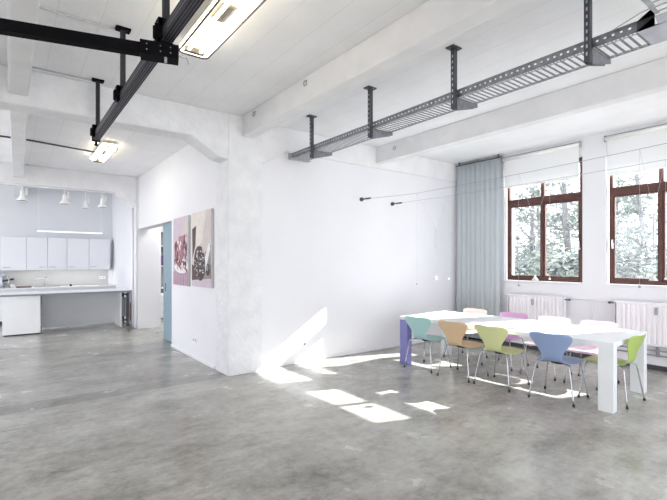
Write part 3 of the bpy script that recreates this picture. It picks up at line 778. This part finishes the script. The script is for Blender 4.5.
ht = thing('dark_frame', 'dark narrow metal frame standing under the right counter end', 'frame', (2.30, 11.95, 0))
f = MB()
for x in (2.23, 2.36):
    for y in (11.75, 12.15): f.box(x-.012, x+.012, y-.012, y+.012, 0, .80)
f.box(2.22,2.37,11.74,11.765,.76,.80); f.box(2.22,2.37,11.74,11.765,.12,.16); f.box(2.22,2.37,12.14,12.165,.12,.80)
f.build('stand', M['shade'], ht)
MB().box(2.245, 2.345, 11.80, 12.10, .22, .70).build('inner_panel', M['grey'], ht)
p = MB(); p.tube([(2.41,11.62,.0),(2.41,11.62,.85)], .016, 8)
p = tag(p.build('water_pipe', M['office'], smooth=True), 'pale vertical pipe in the corner under the counter end', 'pipe')
tag(MB().tube([(2.40,11.54,.14),(2.40,11.54,.58)], .012, 8).build('pipe_sleeve', M['brown']), 'reddish brown vertical strip by the pipe under the counter', 'pipe')
tag(MB().tube([(2.405,11.32,0),(2.405,11.32,2.9)], .022, 10).build('riser_pipe', M['wall'], smooth=True), 'white riser pipe running up the kitchen corner', 'pipe')
tag(MB().tube([(2.412,10.955,0),(2.412,10.955,KZ)], .014, 10).build('riser_pipe', M['wall'], smooth=True), 'thin white riser pipe at the doorway corner up to the ceiling', 'pipe')
# linear pendant
lp = thing('linear_pendant', 'thin lit linear pendant lamp in front of wall cabinets', 'lamp', (1.2, 12.3, 2.3))
MB().box(.53, 1.895, 12.285, 12.315, 2.318, 2.335).build('housing', M['white'], lp); MB().box(.53, 1.895, 12.285, 12.315, 2.310, 2.318).build('tube', M['strip'], lp)
for x in (.56, 1.87): MB().tube([(x,12.3,2.335),(x,12.3,KZ)], .004, 5).build('suspension_wire', M['white'], lp)
# track with spots
tk = thing('lighting_track', 'white lighting track along the far ceiling beam', 'track', (0, 11.1, 3.17))
MB().box(-3, 1.97, 11.08, 11.115, 3.172, 3.20).build('rail', M['white'], tk)
MB().box(-3, 1.97, 11.09, 11.105, 3.169, 3.172).build('groove', M['edge'], tk)
def spot(x, y, zt_, zb, s, label):
    t = thing('track_spotlight', label, 'lamp', (x, y, zb), 'white bell spotlights under the far beam')
    MB().lathe([(.045*s,.20*s+.05),(.05*s,.16*s+.03),(.06*s,.10*s),(.115*s,.02),(.12*s,.0),(.112*s,.0),(.05*s,.10*s),(.0,.10*s)], (x,y,zb), 18).build('shade', M['shade_w'], t, smooth=True)
    MB().lathe([(.0,.006),(.108*s,.006),(.108*s,.012),(.0,.014)], (x,y,zb-.004), 18).build('reflector', M['grey'], t)
    MB().tube([(x,y,zb+.2*s+.045),(x,y,zt_)], .012, 8).build('stem', M['white'], t)
    MB().box(x+.05, x+.085, y-.03, y+.03, zb+.13, zb+.27).build('transformer', M['white'], t, bevel=.006)
spot(.225, 11.1, 3.17, 2.87, .85, 'white bell spotlight at the left end of the track')
spot(.975, 11.1, 3.17, 2.86, .82, 'white bell spotlight second from left below the track')
spot(1.60, 12.9, KZ, 2.99, .75, 'white bell spotlight hanging farthest back, nearer the cabinets')
spot(1.715, 11.1, 3.17, 2.84, .82, 'white bell spotlight at the right end of the track')

# ------------------------------------------------------------------ outside
bark = mat('bark', (.17,.17,.18), .9, var=.2, vscale=10)
pale_ground = mat('bounce_ground', (.42,.42,.41), .95, var=.3, vscale=.6)  # unseen ground, kept pale to bounce light up onto the ceilings
struct(MB().box(-60, 90, -60, 80, -3.4, -3.2).build('ground', pale_ground, recentre=False))
LEAF = [mat('leaf_a', (.20,.235,.225), .7, var=.3, vscale=1.5), mat('leaf_b', (.14,.17,.172), .7, var=.3, vscale=1.5), mat('leaf_c', (.27,.30,.24), .7, var=.3, vscale=1.5)]
def leaves(g, R, c, rad, n, size):
    for _ in range(n):
        while True:
            p = Vector((R.uniform(-1,1), R.uniform(-1,1), R.uniform(-1,1)))
            if p.length < 1: break
        p = Vector(c) + p*rad
        a = Vector((R.gauss(0,1), R.gauss(0,1), R.gauss(0,.7))).normalized(); b = a.orthogonal().normalized()
        s = size*R.uniform(.6,1.3)
        g.face([p-a*s, p-b*s*.45, p+a*s, p+b*s*.45], R.choice([0,0,1,2]))
def tree(name, label, x, y, h, spread, seed, nl, lean=(0,0), low=2.0, trunk=.12, size=.075):
    R = random.Random(seed); z0 = -3.2
    t = thing(name, label, 'tree', (x, y, z0), 'trees outside the windows')
    tk_ = MB(); lf = MB()
    top = Vector((x+lean[0], y+lean[1], h)); base = Vector((x, y, z0))
    pts = []
    for k in range(9):
        f = k/8; p = base.lerp(top, f) + Vector((0, .16*math.sin(f*5+seed), 0)); pts.append(p)
    tk_.tube(pts, [trunk*(1-.85*k/8)+.01 for k in range(9)], 7)
    for k in range(22):
        f = R.uniform(.35, .98); i = min(7, int(f*8)); p = pts[i].lerp(pts[i+1], f*8-i)
        ang = R.uniform(0, 2*PI); ln = spread*R.uniform(.45, 1.0)*(1.1-.5*f)
        e = p + Vector((math.cos(ang)*ln*.7, math.sin(ang)*ln, ln*R.uniform(.3,.8)))
        m_ = p.lerp(e, .5) + Vector((0,0,.10*ln))
        tk_.tube([p, m_, e], [trunk*.35*(1-f*.6), trunk*.22*(1-f*.5), .008], 5)
        leaves(lf, R, e, ln*.40, nl//48, size); leaves(lf, R, m_, ln*.33, nl//80, size)
    tk_.build('trunk', bark, t); lf.build('foliage', LEAF, t)
def bush(label, x, y, w_, h, seed, n):
    R = random.Random(seed); lf = MB(); sk = MB()
    t = thing('shrub', label, 'shrub', (x, y, -3.2), 'shrubs outside the windows')
    for k in range(9):
        a = R.uniform(0,2*PI); c = Vector((x+R.uniform(-.4,.4)*w_, y+R.uniform(-.5,.5)*w_, R.uniform(h*.2, h*.8)))
        sk.tube([(x,y,-3.2), ((x+c.x)/2, (y+c.y)/2, (c.z-3.2)/2), tuple(c)], [.05,.03,.01], 5)
        leaves(lf, R, c, w_*.42, n//9, .09)
    for k in range(5):
        leaves(lf, R, (x, y+R.uniform(-.5,.5)*w_, R.uniform(-2.6, .4)), w_*.55, n//9, .11)
    sk.build('stem', bark, t); lf.build('foliage', LEAF, t)
tree('slender_tree', 'slender tree with a curved trunk behind the left window pane', 14.0, 7.55, 6.6, 1.9, 11, 3600, (0,-.25), trunk=.11)
tree('forked_tree', 'stout tree behind the right pane of the left window', 14.3, 6.35, 6.8, 2.0, 23, 3800, (0,.2), trunk=.17)
tree('dense_tree', 'leafy tree behind the pier between the two windows', 15.5, 5.6, 6.0, 1.7, 31, 3000, (0,.1), trunk=.13)
tree('young_tree', 'leafy tree behind the window at the right photo edge', 14.0, 4.35, 5.8, 1.5, 47, 3000, (0,.1), trunk=.12)
tree('far_tree', 'distant tree far behind the left window', 24.0, 12.5, 8.5, 3.2, 53, 3600, (0,.2), trunk=.2, size=.16)
tree('distant_tree', 'distant tree far behind the right window', 27.0, 9.4, 6.5, 2.6, 61, 2600, (0,.2), trunk=.2, size=.16)
bush('leafy shrub below the left pane of the left window', 12.6, 7.2, 1.5, 2.0, 3, 4200)
bush('leafy shrub below the right pane of the left window', 12.8, 5.7, 1.4, 1.9, 5, 4200)
bush('leafy shrub below the right window', 13.6, 4.6, 1.5, 1.9, 8, 4200)
bush('leafy shrub below the right window, farther right', 13.0, 3.6, 1.1, 1.6, 9, 3000)

# ------------------------------------------------------------------ light
wd = bpy.data.worlds.new('sky'); scene.world = wd; wd.use_nodes = True
bg = wd.node_tree.nodes['Background']; bg.inputs[0].default_value = (.915,.93,1.0,1); bg.inputs[1].default_value = 1.5
sun = bpy.data.lights.new('sun', 'SUN'); sun.energy = 10.0; sun.angle = math.radians(.55); sun.color = (1,.975,.95)
so = bpy.data.objects.new('sun', sun); COL.objects.link(so); so.location = (20,-5,15)
so.rotation_euler = Vector((-1,.333,-.630)).to_track_quat('-Z','Y').to_euler()

for k in ('reflector', 'housing', 'strip'): M[k].cycles.emission_sampling = 'NONE'

# ------------------------------------------------------------------ camera
cam = bpy.data.cameras.new('camera'); cam.sensor_width = 36; cam.lens = 36*431.4/667
cam.shift_y = 11.5/667; cam.clip_start = .05; cam.clip_end = 300
co = bpy.data.objects.new('camera', cam); COL.objects.link(co)
co.location = (0,0,1.6); co.rotation_euler = (PI/2, 0, -math.atan(324.5/431.4)); scene.camera = co

vs = scene.view_settings
scene.display_settings.display_device = 'sRGB'
vs.view_transform = 'Standard'; vs.look = 'None'; vs.gamma = 1; vs.exposure = 1.56; vs.use_curve_mapping = False
cy = scene.cycles
cy.use_adaptive_sampling = False; cy.use_guiding = True; cy.use_denoising = True; cy.denoising_prefilter = 'NONE'; cy.max_bounces = 14; cy.diffuse_bounces = 8; cy.transparent_max_bounces = 16
cy.blur_glossy = 1.0; cy.sample_clamp_indirect = 4; cy.caustics_reflective = False; cy.caustics_refractive = False
